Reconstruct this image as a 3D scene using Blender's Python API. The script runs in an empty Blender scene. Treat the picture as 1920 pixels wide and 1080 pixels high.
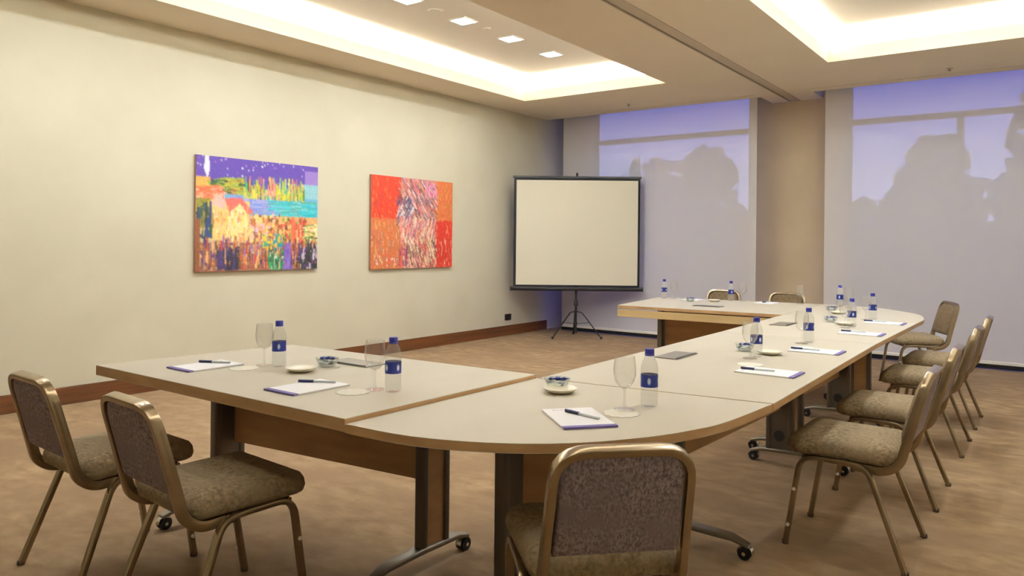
import bpy, bmesh, math, random
from mathutils import Vector, Matrix
random.seed(7)
PI = math.pi
scene = bpy.context.scene
COL = scene.collection

# ------------------------------------------------------------------ helpers
def lin(c):
    c = c / 255.0
    return c / 12.92 if c <= 0.04045 else ((c + 0.055) / 1.055) ** 2.4
def rgb(r, g, b):
    return (lin(r), lin(g), lin(b), 1.0)

def link(o, parent=None):
    COL.objects.link(o)
    if parent is not None:
        o.parent = parent
    return o

def obj(name, bm, mats, parent=None, smooth=False, angle=None):
    me = bpy.data.meshes.new(name)
    bmesh.ops.recalc_face_normals(bm, faces=bm.faces[:])
    if smooth:
        for f in bm.faces:
            f.smooth = True
        if angle is not None:
            ca = math.radians(angle)
            for e in bm.edges:
                if len(e.link_faces) == 2 and e.calc_face_angle(0) > ca:
                    e.smooth = False
    bm.to_mesh(me)
    bm.free()
    for m in (mats if isinstance(mats, (list, tuple)) else [mats]):
        me.materials.append(m)
    return link(bpy.data.objects.new(name, me), parent)

def tag(o, label, cat, group=None):
    o['label'] = label
    o['category'] = cat
    if group:
        o['group'] = group
    return o

def thing(name, label, cat, loc=(0, 0, 0), rz=0.0, group=None):
    o = bpy.data.objects.new(name, None)
    o.empty_display_size = 0.1
    COL.objects.link(o)
    o.location = loc
    o.rotation_euler = (0, 0, rz)
    return tag(o, label, cat, group)

def struct(name, bm, mats, parent=None, smooth=False):
    o = obj(name, bm, mats, parent, smooth, 40 if smooth else None)
    o['kind'] = 'structure'
    return o

def copy_tree(o, parent=None):
    c = o.copy()
    COL.objects.link(c)
    if parent is not None:
        c.parent = parent
        c.matrix_parent_inverse = o.matrix_parent_inverse.copy()
    for ch in list(o.children):
        copy_tree(ch, c)
    return c

def dup(o, loc, rz, label, group=None):
    c = copy_tree(o)
    c.location = loc
    c.rotation_euler = (0, 0, rz)
    c['label'] = label
    if group:
        c['group'] = group
    return c

def box(bm, x0, x1, y0, y1, z0, z1, bev=0.0, mi=0):
    vs = [bm.verts.new((x, y, z)) for x in (x0, x1) for y in (y0, y1) for z in (z0, z1)]
    idx = [(0, 1, 3, 2), (4, 6, 7, 5), (0, 4, 5, 1), (2, 3, 7, 6), (0, 2, 6, 4), (1, 5, 7, 3)]
    fs = [bm.faces.new([vs[i] for i in q]) for q in idx]
    for f in fs:
        f.material_index = mi
    if bev > 0:
        es = list({e for f in fs for e in f.edges})
        bmesh.ops.bevel(bm, geom=es, offset=bev, segments=2, affect='EDGES', profile=0.5)
    return bm

def prism(bm, pts, z0, z1, mi_top=0, mi_side=0, bev=0.0):
    lo = [bm.verts.new((p[0], p[1], z0)) for p in pts]
    hi = [bm.verts.new((p[0], p[1], z1)) for p in pts]
    n = len(pts)
    ft = bm.faces.new(hi); ft.material_index = mi_top
    fb = bm.faces.new(lo[::-1]); fb.material_index = mi_top
    for i in range(n):
        f = bm.faces.new((lo[i], lo[(i + 1) % n], hi[(i + 1) % n], hi[i]))
        f.material_index = mi_side
    if bev > 0:
        bmesh.ops.bevel(bm, geom=list(ft.edges) + list(fb.edges), offset=bev, segments=2, affect='EDGES', profile=0.5)
    return bm

def lathe(bm, prof, seg=24, loc=(0, 0, 0), mi=0, cap0=True, cap1=True):
    rings = []
    for r, z in prof:
        rings.append([bm.verts.new((loc[0] + r * math.cos(2 * PI * k / seg), loc[1] + r * math.sin(2 * PI * k / seg), loc[2] + z)) for k in range(seg)])
    for a, b in zip(rings, rings[1:]):
        for k in range(seg):
            f = bm.faces.new((a[k], a[(k + 1) % seg], b[(k + 1) % seg], b[k])); f.material_index = mi
    if cap0:
        f = bm.faces.new(rings[0][::-1]); f.material_index = mi
    if cap1:
        f = bm.faces.new(rings[-1]); f.material_index = mi
    return bm

def fillet(pts, rad, n=5):
    pts = [Vector(p) for p in pts]
    if not isinstance(rad, (list, tuple)):
        rad = [rad] * len(pts)
    out = [pts[0]]
    for i in range(1, len(pts) - 1):
        a, b, c = pts[i - 1], pts[i], pts[i + 1]
        u, v = (a - b), (c - b)
        r = min(rad[i], u.length * .48, v.length * .48)
        p, q = b + u.normalized() * r, b + v.normalized() * r
        for k in range(n + 1):
            t = k / n
            out.append((1 - t) ** 2 * p + 2 * t * (1 - t) * b + t * t * q)
    out.append(pts[-1])
    return out

def sweep(bm, path, sec, up=(1, 0, 0), closed_caps=True, scale=None):
    """sweep the 2-D section along the path; section x follows 'up', section y the other normal"""
    path = [Vector(p) for p in path]
    rings = []
    n = len(path)
    upv = Vector(up).normalized()
    prev_s = None
    for i, p in enumerate(path):
        t = (path[min(i + 1, n - 1)] - path[max(i - 1, 0)]).normalized()
        if prev_s is None:
            s = upv - t * upv.dot(t)
            if s.length < 1e-4:
                s = Vector((0, 1, 0)) - t * t.y
            s.normalize()
        else:
            s = (prev_s - t * prev_s.dot(t)).normalized()
        prev_s = s
        w = t.cross(s)
        k = scale(i / (n - 1)) if scale else 1.0
        rings.append([bm.verts.new(p + s * a * k + w * b * k) for a, b in sec])
    m = len(sec)
    for a, b in zip(rings, rings[1:]):
        for k in range(m):
            bm.faces.new((a[k], a[(k + 1) % m], b[(k + 1) % m], b[k]))
    if closed_caps:
        bm.faces.new(rings[0][::-1]); bm.faces.new(rings[-1])
    return bm

def circ(r, n=10):
    return [(r * math.cos(2 * PI * k / n), r * math.sin(2 * PI * k / n)) for k in range(n)]
def rrect(w, d, r, n=3):
    out = []
    for cx, cy, a0 in ((w / 2 - r, d / 2 - r, 0), (-w / 2 + r, d / 2 - r, PI / 2), (-w / 2 + r, -d / 2 + r, PI), (w / 2 - r, -d / 2 + r, 1.5 * PI)):
        for k in range(n + 1):
            a = a0 + PI / 2 * k / n
            out.append((cx + r * math.cos(a), cy + r * math.sin(a)))
    return out

def cushion(bm, w, d, r, layers, loc=(0, 0, 0), taper=0.0, cap_rise=0.0):
    """stack of rounded rectangles: layers = (z, inset)"""
    rings = []
    for z, ins in layers:
        ring = []
        for x, y in rrect(w - 2 * ins, d - 2 * ins, max(0.006, r - ins), 5):
            f = 1 + taper * y / d
            ring.append(bm.verts.new((loc[0] + x * f, loc[1] + y, loc[2] + z)))
        rings.append(ring)
    m = len(rings[0])
    for a, b in zip(rings, rings[1:]):
        for k in range(m):
            bm.faces.new((a[k], a[(k + 1) % m], b[(k + 1) % m], b[k]))
    bm.faces.new(rings[0][::-1])
    c = bm.verts.new((loc[0], loc[1], loc[2] + layers[-1][0] + cap_rise))
    for k in range(m):
        bm.faces.new((rings[-1][k], rings[-1][(k + 1) % m], c))
    return bm

# ------------------------------------------------------------------ materials
def mat(name, base, rough=0.6, metal=0.0, spec=0.5, **kw):
    m = bpy.data.materials.new(name)
    m.use_nodes = True
    b = m.node_tree.nodes['Principled BSDF']
    b.inputs['Base Color'].default_value = base
    b.inputs['Roughness'].default_value = rough
    b.inputs['Metallic'].default_value = metal
    b.inputs['Specular IOR Level'].default_value = spec
    for k, v in kw.items():
        b.inputs[k.replace('_', ' ')].default_value = v
    return m

def noise_mat(name, c0, c1, scale=(5, 5, 5), detail=4, rough=0.7, bump=0.0, bump_scale=None, lo=0.35, hi=0.65, c2=None, second=None, metal=0.0, spec=0.5, distort=0.0):
    m = mat(name, c0, rough, metal, spec)
    nt = m.node_tree; N = nt.nodes; L = nt.links
    b = N['Principled BSDF']
    tc = N.new('ShaderNodeTexCoord')
    mp = N.new('ShaderNodeMapping'); mp.inputs['Scale'].default_value = scale
    L.new(tc.outputs['Object'], mp.inputs['Vector'])
    no = N.new('ShaderNodeTexNoise'); no.inputs['Scale'].default_value = 1.0; no.inputs['Detail'].default_value = detail
    no.inputs['Distortion'].default_value = distort
    L.new(mp.outputs['Vector'], no.inputs['Vector'])
    cr = N.new('ShaderNodeValToRGB')
    cr.color_ramp.elements[0].position = lo; cr.color_ramp.elements[0].color = c0
    cr.color_ramp.elements[1].position = hi; cr.color_ramp.elements[1].color = c1
    L.new(no.outputs['Fac'], cr.inputs['Fac'])
    out = cr.outputs['Color']
    if c2 is not None:
        mp2 = N.new('ShaderNodeMapping'); mp2.inputs['Scale'].default_value = second
        L.new(tc.outputs['Object'], mp2.inputs['Vector'])
        n2 = N.new('ShaderNodeTexNoise'); n2.inputs['Scale'].default_value = 1.0; n2.inputs['Detail'].default_value = 3
        L.new(mp2.outputs['Vector'], n2.inputs['Vector'])
        r2 = N.new('ShaderNodeValToRGB'); r2.color_ramp.elements[0].position = .4; r2.color_ramp.elements[1].position = .7
        L.new(n2.outputs['Fac'], r2.inputs['Fac'])
        mx = N.new('ShaderNodeMix'); mx.data_type = 'RGBA'
        L.new(r2.outputs['Color'], mx.inputs['Factor'])
        L.new(out, mx.inputs['A']); mx.inputs['B'].default_value = c2
        out = mx.outputs['Result']
    L.new(out, b.inputs['Base Color'])
    if bump > 0:
        bp = N.new('ShaderNodeBump'); bp.inputs['Strength'].default_value = bump; bp.inputs['Distance'].default_value = 0.01
        if bump_scale:
            n3 = N.new('ShaderNodeTexNoise'); n3.inputs['Scale'].default_value = bump_scale; n3.inputs['Detail'].default_value = 2
            L.new(tc.outputs['Object'], n3.inputs['Vector'])
            L.new(n3.outputs['Fac'], bp.inputs['Height'])
        else:
            L.new(no.outputs['Fac'], bp.inputs['Height'])
        L.new(bp.outputs['Normal'], b.inputs['Normal'])
    return m

def clear_mat(name, tint, clear=0.85, gloss_rough=0.05, veil=(0.9, 0.9, 0.9, 1), veil_amt=0.3, ior=1.45):
    """thin clear plastic or glass: transparent body with a Fresnel sheen and a slight milky veil"""
    m = bpy.data.materials.new(name); m.use_nodes = True
    nt = m.node_tree; N = nt.nodes; L = nt.links
    for n in list(N): N.remove(n)
    out = N.new('ShaderNodeOutputMaterial')
    tr = N.new('ShaderNodeBsdfTransparent'); tr.inputs['Color'].default_value = tint
    df = N.new('ShaderNodeBsdfDiffuse'); df.inputs['Color'].default_value = veil
    gl = N.new('ShaderNodeBsdfGlossy'); gl.inputs['Roughness'].default_value = gloss_rough
    lw = N.new('ShaderNodeLayerWeight'); lw.inputs['Blend'].default_value = .5
    pw = N.new('ShaderNodeMath'); pw.operation = 'POWER'; pw.inputs[1].default_value = 3.0; L.new(lw.outputs['Facing'], pw.inputs[0])
    fr = N.new('ShaderNodeMath'); fr.operation = 'MULTIPLY_ADD'; fr.inputs[1].default_value = .55; fr.inputs[2].default_value = .035; L.new(pw.outputs[0], fr.inputs[0])
    m1 = N.new('ShaderNodeMixShader'); m1.inputs[0].default_value = 1 - clear
    L.new(tr.outputs[0], m1.inputs[1]); L.new(df.outputs[0], m1.inputs[2])
    m2 = N.new('ShaderNodeMixShader'); L.new(fr.outputs[0], m2.inputs[0])
    L.new(m1.outputs[0], m2.inputs[1]); L.new(gl.outputs[0], m2.inputs[2])
    L.new(m2.outputs[0], out.inputs['Surface'])
    return m

def emit_mat(name, c, s):
    m = bpy.data.materials.new(name); m.use_nodes = True
    N = m.node_tree.nodes
    N.remove(N['Principled BSDF'])
    e = N.new('ShaderNodeEmission'); e.inputs['Color'].default_value = c; e.inputs['Strength'].default_value = s
    m.node_tree.links.new(e.outputs[0], N['Material Output'].inputs['Surface'])
    return m

M = {}
M['wall'] = noise_mat('cream wallcovering', rgb(214, 207, 184), rgb(206, 199, 175), (1.2, 1.2, 1.2), 3, 0.75, 0.05, 140)
M['pier'] = noise_mat('tan wallcovering', rgb(214, 193, 156), rgb(207, 186, 148), (2, 2, 2), 3, 0.75, 0.05, 140)
M['ceil'] = noise_mat('beige ceiling paint', rgb(238, 225, 204), rgb(234, 221, 200), (1, 1, 1), 2, 0.85)
M['ceil_in'] = mat('white cove paint', rgb(238, 232, 222), 0.85)
M['carpet'] = noise_mat('brown carpet', rgb(136, 111, 83), rgb(168, 142, 111), (7, 11, 7), 6, 0.95, 0.35, 260, .3, .7, rgb(140, 115, 90), (1.6, 2.4, 1), spec=0.1, distort=.2)
M['base'] = noise_mat('red-brown wood skirting', rgb(108, 62, 24), rgb(78, 42, 14), (14, 1.2, 30), 4, 0.45)
M['laminate'] = noise_mat('pale maple laminate', rgb(196, 187, 170), rgb(189, 179, 160), (3, 1.2, 3), 4, 0.5, lo=.3, hi=.7, spec=.25)
M['lam_edge'] = noise_mat('maple edge band', rgb(196, 160, 116), rgb(184, 147, 104), (8, 8, 30), 3, 0.45)
M['rail'] = noise_mat('yellow maple rail', rgb(216, 190, 140), rgb(206, 178, 128), (3, 3, 14), 4, 0.45)
M['lam_panel'] = noise_mat('maple veneer panel', rgb(178, 136, 90), rgb(160, 118, 76), (3, 3, 14), 4, 0.5)
M['leg_metal'] = mat('dark grey metal', rgb(96, 88, 78), 0.4, 0.6)
M['leg_foot'] = mat('grey painted foot', rgb(128, 118, 102), 0.42, 0.55)
M['black'] = mat('black plastic', rgb(22, 20, 20), 0.45)
M['chrome'] = mat('chrome', rgb(210, 210, 210), 0.15, 1.0)
M['champagne'] = noise_mat('champagne metal tube', rgb(164, 147, 122), rgb(154, 137, 112), (12, 12, 12), 2, 0.25, metal=0.9)
M['seat'] = noise_mat('olive taupe chair fabric', rgb(164, 145, 116), rgb(122, 105, 81), (70, 70, 70), 4, 0.9, 0.25, 240, .35, .65, rgb(148, 131, 105), (9, 9, 9), spec=0.15)
M['back_front'] = noise_mat('brown taupe chair fabric', rgb(128, 110, 84), rgb(98, 82, 62), (70, 70, 70), 4, 0.9, 0.25, 240, .35, .65, rgb(118, 101, 78), (9, 9, 9), spec=0.15)  # same weave as the seat, in a darker, browner tone
M['back_rear'] = noise_mat('plum taupe woven fabric', rgb(170, 156, 162), rgb(112, 98, 106), (150, 150, 90), 3, 0.92, 0.25, 300, .38, .62, rgb(138, 124, 130), (10, 10, 10), spec=0.12)
M['glide'] = mat('brown rubber', rgb(60, 42, 30), 0.7)
M['bumper'] = mat('clear white bumper', rgb(230, 226, 214), 0.25)
M['paper'] = mat('white paper', rgb(240, 238, 240), 0.8)
M['doily'] = mat('ivory paper', rgb(222, 216, 202), 0.85)
M['purple'] = mat('purple print', rgb(112, 98, 160), 0.7)
M['grey_print'] = mat('grey print', rgb(150, 150, 160), 0.7)
M['pen_blue'] = mat('navy pen grip', rgb(22, 24, 72), 0.4)
M['pen_clear'] = mat('pale pen barrel', rgb(206, 212, 212), 0.3)
M['cap'] = mat('blue bottle cap', rgb(38, 44, 140), 0.35)
M['ceramic'] = mat('cream ceramic', rgb(240, 232, 212), 0.25)
M['cover'] = mat('grey metal flap', rgb(140, 132, 120), 0.45, 0.4)
M['white_plastic'] = mat('white lacquer', rgb(240, 236, 228), 0.4)
M['track'] = mat('brushed bronze track', rgb(196, 180, 156), 0.5, 0.0)
M['dark'] = mat('dark gap', rgb(18, 14, 12), 0.9)
M['frame_dark'] = mat('bronze window frame', rgb(70, 62, 66), 0.5, 0.3)
M['screen'] = mat('matt white screen', rgb(232, 226, 206), 0.9, spec=0.1)
M['screen_black'] = mat('matt black cloth', rgb(16, 16, 20), 0.8)
M['socket'] = mat('dark brown socket', rgb(48, 30, 20), 0.5)
M['glass'] = clear_mat('wine glass', (0.985, 0.985, 0.98, 1), 0.965, 0.03, (0.9, 0.88, 0.85, 1))
M['pet'] = clear_mat('clear bottle plastic', (0.97, 0.975, 0.975, 1), 0.86, 0.08, (0.92, 0.91, 0.88, 1))
M['bowl_glass'] = clear_mat('pressed glass', (0.95, 0.97, 0.95, 1), 0.80, 0.08, (0.86, 0.9, 0.84, 1))
M['pane'] = clear_mat('window glass', (0.92, 0.94, 0.97, 1), 1.0, 0.0)
M['sweet_blue'] = mat('blue foil', rgb(28, 36, 110), 0.3, 0.3)
M['sweet_white'] = mat('white wrapper', rgb(225, 228, 235), 0.35)
M['lamp'] = emit_mat('ceiling light diffuser', (0.84, 0.93, 1.0, 1), 140.0)
M['grass'] = noise_mat('dusk lawn', rgb(60, 66, 50), rgb(44, 52, 40), (2, 2, 2), 4, 0.95)
M['leaf'] = noise_mat('dusk foliage', rgb(84, 96, 94), rgb(58, 68, 68), (5, 5, 5), 4, 0.9)
M['bark'] = noise_mat('bark', rgb(70, 58, 48), rgb(48, 40, 34), (6, 6, 2), 3, 0.95)

# blue water label with a white wave and pale block
def label_mat():
    m = mat('blue bottle label', rgb(30, 48, 140), 0.45)
    nt = m.node_tree; N = nt.nodes; L = nt.links
    b = N['Principled BSDF']
    tc = N.new('ShaderNodeTexCoord'); sp = N.new('ShaderNodeSeparateXYZ'); L.new(tc.outputs['Object'], sp.inputs[0])
    at = N.new('ShaderNodeMath'); at.operation = 'ARCTAN2'; L.new(sp.outputs['Y'], at.inputs[0]); L.new(sp.outputs['X'], at.inputs[1])
    s = N.new('ShaderNodeMath'); s.operation = 'MULTIPLY'; s.inputs[1].default_value = 4.0; L.new(at.outputs[0], s.inputs[0])
    c = N.new('ShaderNodeMath'); c.operation = 'COSINE'; L.new(s.outputs[0], c.inputs[0])
    z = N.new('ShaderNodeMapRange'); z.inputs[1].default_value = .066; z.inputs[2].default_value = .108; z.inputs[3].default_value = -1; z.inputs[4].default_value = 1
    L.new(sp.outputs['Z'], z.inputs[0])
    z2 = N.new('ShaderNodeMath'); z2.operation = 'POWER'; z2.inputs[1].default_value = 2; L.new(z.outputs[0], z2.inputs[0])
    d = N.new('ShaderNodeMath'); d.operation = 'SUBTRACT'; L.new(c.outputs[0], d.inputs[0]); L.new(z2.outputs[0], d.inputs[1])
    r = N.new('ShaderNodeValToRGB'); r.color_ramp.interpolation = 'CONSTANT'
    r.color_ramp.elements[0].position = 0; r.color_ramp.elements[0].color = rgb(24, 40, 124)
    r.color_ramp.elements[1].position = 0.62; r.color_ramp.elements[1].color = rgb(120, 150, 214)
    e = r.color_ramp.elements.new(0.80); e.color = rgb(236, 240, 248)
    L.new(d.outputs[0], r.inputs['Fac'])
    L.new(r.outputs['Color'], b.inputs['Base Color'])
    return m
M['label'] = label_mat()

# sheer roller-blind cloth: diffuse weave, some light through it
def blind_mat():
    m = bpy.data.materials.new('sheer grey blind cloth'); m.use_nodes = True
    nt = m.node_tree; N = nt.nodes; L = nt.links
    for n in list(N): N.remove(n)
    out = N.new('ShaderNodeOutputMaterial')
    df = N.new('ShaderNodeBsdfDiffuse'); df.inputs['Color'].default_value = rgb(238, 234, 232)
    tl = N.new('ShaderNodeBsdfTranslucent'); tl.inputs['Color'].default_value = rgb(210, 206, 206)
    tr = N.new('ShaderNodeBsdfTransparent'); tr.inputs['Color'].default_value = (1, 1, 1, 1)
    a = N.new('ShaderNodeMixShader'); a.inputs[0].default_value = 0.12
    b = N.new('ShaderNodeMixShader'); b.inputs[0].default_value = 0.15
    L.new(df.outputs[0], a.inputs[1]); L.new(tl.outputs[0], a.inputs[2])
    L.new(a.outputs[0], b.inputs[1]); L.new(tr.outputs[0], b.inputs[2])
    L.new(b.outputs[0], out.inputs['Surface'])
    return m
M['blind'] = blind_mat()

# ------------------------------------------------------------------ world (dusk sky)
w = bpy.data.worlds.new('dusk'); scene.world = w; w.use_nodes = True
nt = w.node_tree; N = nt.nodes; L = nt.links
bg = N['Background']
tc = N.new('ShaderNodeTexCoord'); sp = N.new('ShaderNodeSeparateXYZ'); L.new(tc.outputs['Generated'], sp.inputs[0])
cr = N.new('ShaderNodeValToRGB')
cr.color_ramp.elements[0].position = 0.09; cr.color_ramp.elements[0].color = (0.27, 0.31, 0.70, 1)
cr.color_ramp.elements[1].position = 0.24; cr.color_ramp.elements[1].color = (0.03, 0.10, 1.0, 1)
L.new(sp.outputs['Z'], cr.inputs['Fac'])
L.new(cr.outputs['Color'], bg.inputs['Color'])
bg.inputs['Strength'].default_value = 2.6

# ------------------------------------------------------------------ room shell
XL, XR, YN, YF = -6.27, 0.90, -2.20, 9.85
H, H2, LIP = 3.15, 3.45, 0.13
bm = bmesh.new(); box(bm, XL - .2, XR + .2, YN - .2, YF + .4, -0.2, 0.0)
struct('floor', bm, M['carpet'])
bm = bmesh.new(); box(bm, XL - .2, XL, YN - .2, YF + .4, 0.0, 3.6); struct('wall_left', bm, M['wall'])
bm = bmesh.new(); box(bm, XR, XR + .2, YN - .2, YF + .4, 0.0, 3.6); struct('wall_right', bm, M['wall'])
bm = bmesh.new(); box(bm, XL, XR, YN - .2, YN, 0.0, 3.6); struct('wall_near', bm, M['wall'])
# far wall with two tall window openings and the pier between them
W1, W2 = (-5.80, -3.33), (-2.17, 0.62)
ZS, ZT = 0.10, 3.40
bm = bmesh.new()
box(bm, XL, W1[0], YF, YF + .3, 0, 3.6)
box(bm, W1[1], W2[0], YF, YF + .3, 0, 3.6)
box(bm, W2[1], XR, YF, YF + .3, 0, 3.6)
for a, b in (W1, W2):
    box(bm, a, b, YF, YF + .3, 0, ZS)
    box(bm, a, b, YF, YF + .3, ZT, 3.6)
struct('wall_far', bm, M['pier'])
# windows: frame + panes
def window(n, x0, x1, mull):
    y0, y1 = YF + .10, YF + .17
    bm = bmesh.new()
    box(bm, x0, x0 + .06, y0, y1, ZS, ZT); box(bm, x1 - .06, x1, y0, y1, ZS, ZT)
    box(bm, x0 + .06, x1 - .06, y0, y1, ZS, ZS + .07); box(bm, x0 + .06, x1 - .06, y0, y1, ZT - .05, ZT)
    box(bm, x0 + .06, x1 - .06, y0, y1, 2.80, 2.865)
    for mx in mull:
        box(bm, mx - .035, mx + .035, y0 + .01, y1 - .01, ZS + .07, 2.80)
    o = struct('window_%d' % n, bm, M['frame_dark'])
    bm = bmesh.new(); box(bm, x0 + .05, x1 - .05, y0 + .03, y0 + .04, ZS + .05, ZT - .04)
    obj('pane', bm, M['pane'], o)
window(1, W1[0], W1[1], [])
window(2, W2[0], W2[1], [-0.95])

# ceiling: lipped slab with two tray openings, upper cove ceiling, blind pocket strips
TR = [(-5.66, -3.675), (-1.914, 0.07)]
TY = (0.45, 7.94)
YP = 9.17
bm = bmesh.new()
xs = [XL, TR[0][0], TR[0][1], TR[1][0], TR[1][1], XR]
trk = (-2.835, -2.69)
for x0, x1 in ((xs[0], xs[1]), (xs[2], trk[0]), (trk[1], xs[3]), (xs[4], xs[5])):
    box(bm, x0, x1, YN, YP, H, H + LIP)
box(bm, trk[0], trk[1], YN, YP, H + .06, H + LIP)
for x0, x1 in TR:
    box(bm, x0, x1, YN, TY[0], H, H + LIP)
    box(bm, x0, x1, TY[1], YP, H, H + LIP)
# strip in front of the blinds, and the bay in front of the pier
B1, B2 = (-6.02, -3.12), (-2.30, 0.66)
box(bm, XL, -3.05, YP + .022, 9.36, H, H + LIP)
box(bm, -2.42, XR, YP + .022, 9.36, H, H + LIP)
box(bm, -3.05, trk[0], YP, YF, H, H + LIP)
box(bm, trk[1], -2.42, YP, YF, H, H + LIP)
box(bm, trk[0], trk[1], YP, YF, H + .06, H + LIP)
o = struct('ceiling', bm, M['ceil'])
bm = bmesh.new()
box(bm, XL, XR, YN, YF, H2, H2 + .1)
# vertical sides of the coves
CO = .26
zc0, zc1 = H + LIP, H2
def ring(x0, x1, y0, y1, t=.03):
    box(bm, x0 - t, x0, y0 - t, y1 + t, zc0, zc1); box(bm, x1, x1 + t, y0 - t, y1 + t, zc0, zc1)
    box(bm, x0, x1, y0 - t, y0, zc0, zc1); box(bm, x0, x1, y1, y1 + t, zc0, zc1)
for x0, x1 in TR:
    ring(x0 - CO, x1 + CO, TY[0] - CO, TY[1] + CO)
struct('ceiling_cove', bm, M['ceil_in'])
# folding-wall track in the ceiling
bm = bmesh.new()
box(bm, trk[0], trk[0] + .014, YN, YF - .01, H - .004, H + .05)
box(bm, trk[0] + .038, trk[1], YN, YF - .01, H - .004, H + .05)
o = struct('trim_1', bm, M['track'])
bm = bmesh.new(); box(bm, trk[0] + .014, trk[0] + .038, YN, YF - .01, H + .045, H + .06)
struct('trim_2', bm, M['dark'])
# backs of the blind slots
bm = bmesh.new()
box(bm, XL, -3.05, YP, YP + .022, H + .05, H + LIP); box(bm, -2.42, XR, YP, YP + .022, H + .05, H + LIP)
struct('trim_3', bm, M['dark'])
# skirting
bm = bmesh.new()
box(bm, XL, XL + .018, YN, 9.40, 0, .138, .003)
struct('baseboard_left', bm, M['base'])
bm = bmesh.new()
box(bm, XL + .02, XR, YF - .018, YF, 0, .10)
struct('baseboard_far', bm, M['base'])

# ------------------------------------------------------------------ blinds
def blind(x0, x1, label):
    yb = 9.45
    t = thing('roller_blind', label, 'blind', ((x0 + x1) / 2, yb, H + .12), group='roller blinds at the windows')
    hw = (x1 - x0) / 2
    bm = bmesh.new()
    nx, nz = 24, 12
    zt, zb = -.01, -(H + .12) + .085
    g = [[bm.verts.new((-hw + 2 * hw * i / nx, .004 * math.sin(i * 1.3) * (j / nz), zt + (zb - zt) * j / nz)) for i in range(nx + 1)] for j in range(nz + 1)]
    for j in range(nz):
        for i in range(nx):
            bm.faces.new((g[j][i], g[j][i + 1], g[j + 1][i + 1], g[j + 1][i]))
    obj('blind_cloth', bm, M['blind'], t, True)
    bm = bmesh.new(); box(bm, -hw, hw, -.012, .012, zb - .03, zb + .004, .004)
    obj('bottom_rail', bm, M['white_plastic'], t)
    bm = bmesh.new(); box(bm, -hw, hw, -.006, .006, zb - .074, zb - .03)  # dark strip standing in for the shaded gap below the rail
    obj('shadow_strip', bm, M['dark'], t)
    bm = bmesh.new()
    sweep(bm, [(-hw, .03, .0), (hw, .03, .0)], circ(.03, 12), up=(0, 0, 1))
    obj('roller_tube', bm, M['white_plastic'], t, True, 40)
    return t
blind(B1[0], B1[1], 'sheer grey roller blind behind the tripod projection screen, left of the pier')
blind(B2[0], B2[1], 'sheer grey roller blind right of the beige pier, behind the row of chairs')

# ------------------------------------------------------------------ outdoors seen faintly through the blinds
bm = bmesh.new(); box(bm, -40, 30, YF + .5, 60, -.5, -.3)
o = struct('ground_outside', bm, M['grass'])
def tree(x, y, h, r, label, seed):
    rnd = random.Random(seed)
    t = thing('tree', label, 'tree', (x, y, -.3), 0, 'trees outside the windows')
    bm = bmesh.new()
    sweep(bm, [(0, 0, 0), (.05, .02, h * .3), (0, .05, h * .6)], circ(.14, 8), scale=lambda u: 1 - .5 * u)
    obj('trunk', bm, M['bark'], t, True)
    bm = bmesh.new()
    for k in range(190):
        u = rnd.random() ** .8
        a = rnd.random() * 2 * PI
        rr = r * math.sqrt(max(0, 1.0 - u * u * .9)) * math.sqrt(rnd.uniform(.05, 1))
        c = Vector((rr * math.cos(a), rr * math.sin(a) * .8, h * (.10 + .88 * u)))
        ret = bmesh.ops.create_icosphere(bm, subdivisions=1, radius=rnd.uniform(.12, .30) * (1.25 - .6 * u))
        for v in ret['verts']:
            v.co = Vector((v.co.x, v.co.y, v.co.z * rnd.uniform(.9, 1.5))) * rnd.uniform(.7, 1.25) + c
    obj('crown', bm, M['leaf'], t, True)
def hedge(x0, x1, y, h, label, seed):
    rnd = random.Random(seed)
    bm = bmesh.new()
    for k in range(int((x1 - x0) * 40)):
        x = rnd.uniform(x0, x1)
        top = h + .28 * math.sin(x * 1.7 + seed) + .15 * math.sin(x * 4.1)
        z = top * rnd.random() ** .7
        ret = bmesh.ops.create_icosphere(bm, subdivisions=1, radius=rnd.uniform(.16, .30))
        for v in ret['verts']:
            v.co = v.co * rnd.uniform(.7, 1.25) + Vector((x, y + rnd.uniform(-.35, .35), z - .1))
    box(bm, x0, x1, y - .25, y + .25, -.3, h - .5)
    tag(obj('hedge', bm, M['leaf'], None, True), label, 'hedge')
hedge(-14.5, 4.5, 15.2, 2.25, 'dark hedge outside both windows, below the tree tops', 2)
tree(-12.6, 18.0, 4.0, 1.2, 'dark tree outside the left window, hidden mostly by the projection screen', 1)
tree(-9.6, 19.6, 4.1, 1.3, 'dark tree outside the left window, above the screen top right corner', 2)
tree(-7.1, 17.6, 3.95, 1.2, 'dark tree outside the left window, beside the beige pier', 3)
tree(-2.15, 18.0, 3.95, 1.15, 'low dark tree outside the right window, nearest the pier', 4)
tree(-0.2, 20.6, 5.3, 1.3, 'tall dark tree outside the right window, behind its middle bar', 5)
tree(2.1, 17.6, 5.0, 1.3, 'tall dark tree outside the right window, at its right end', 6)

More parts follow.
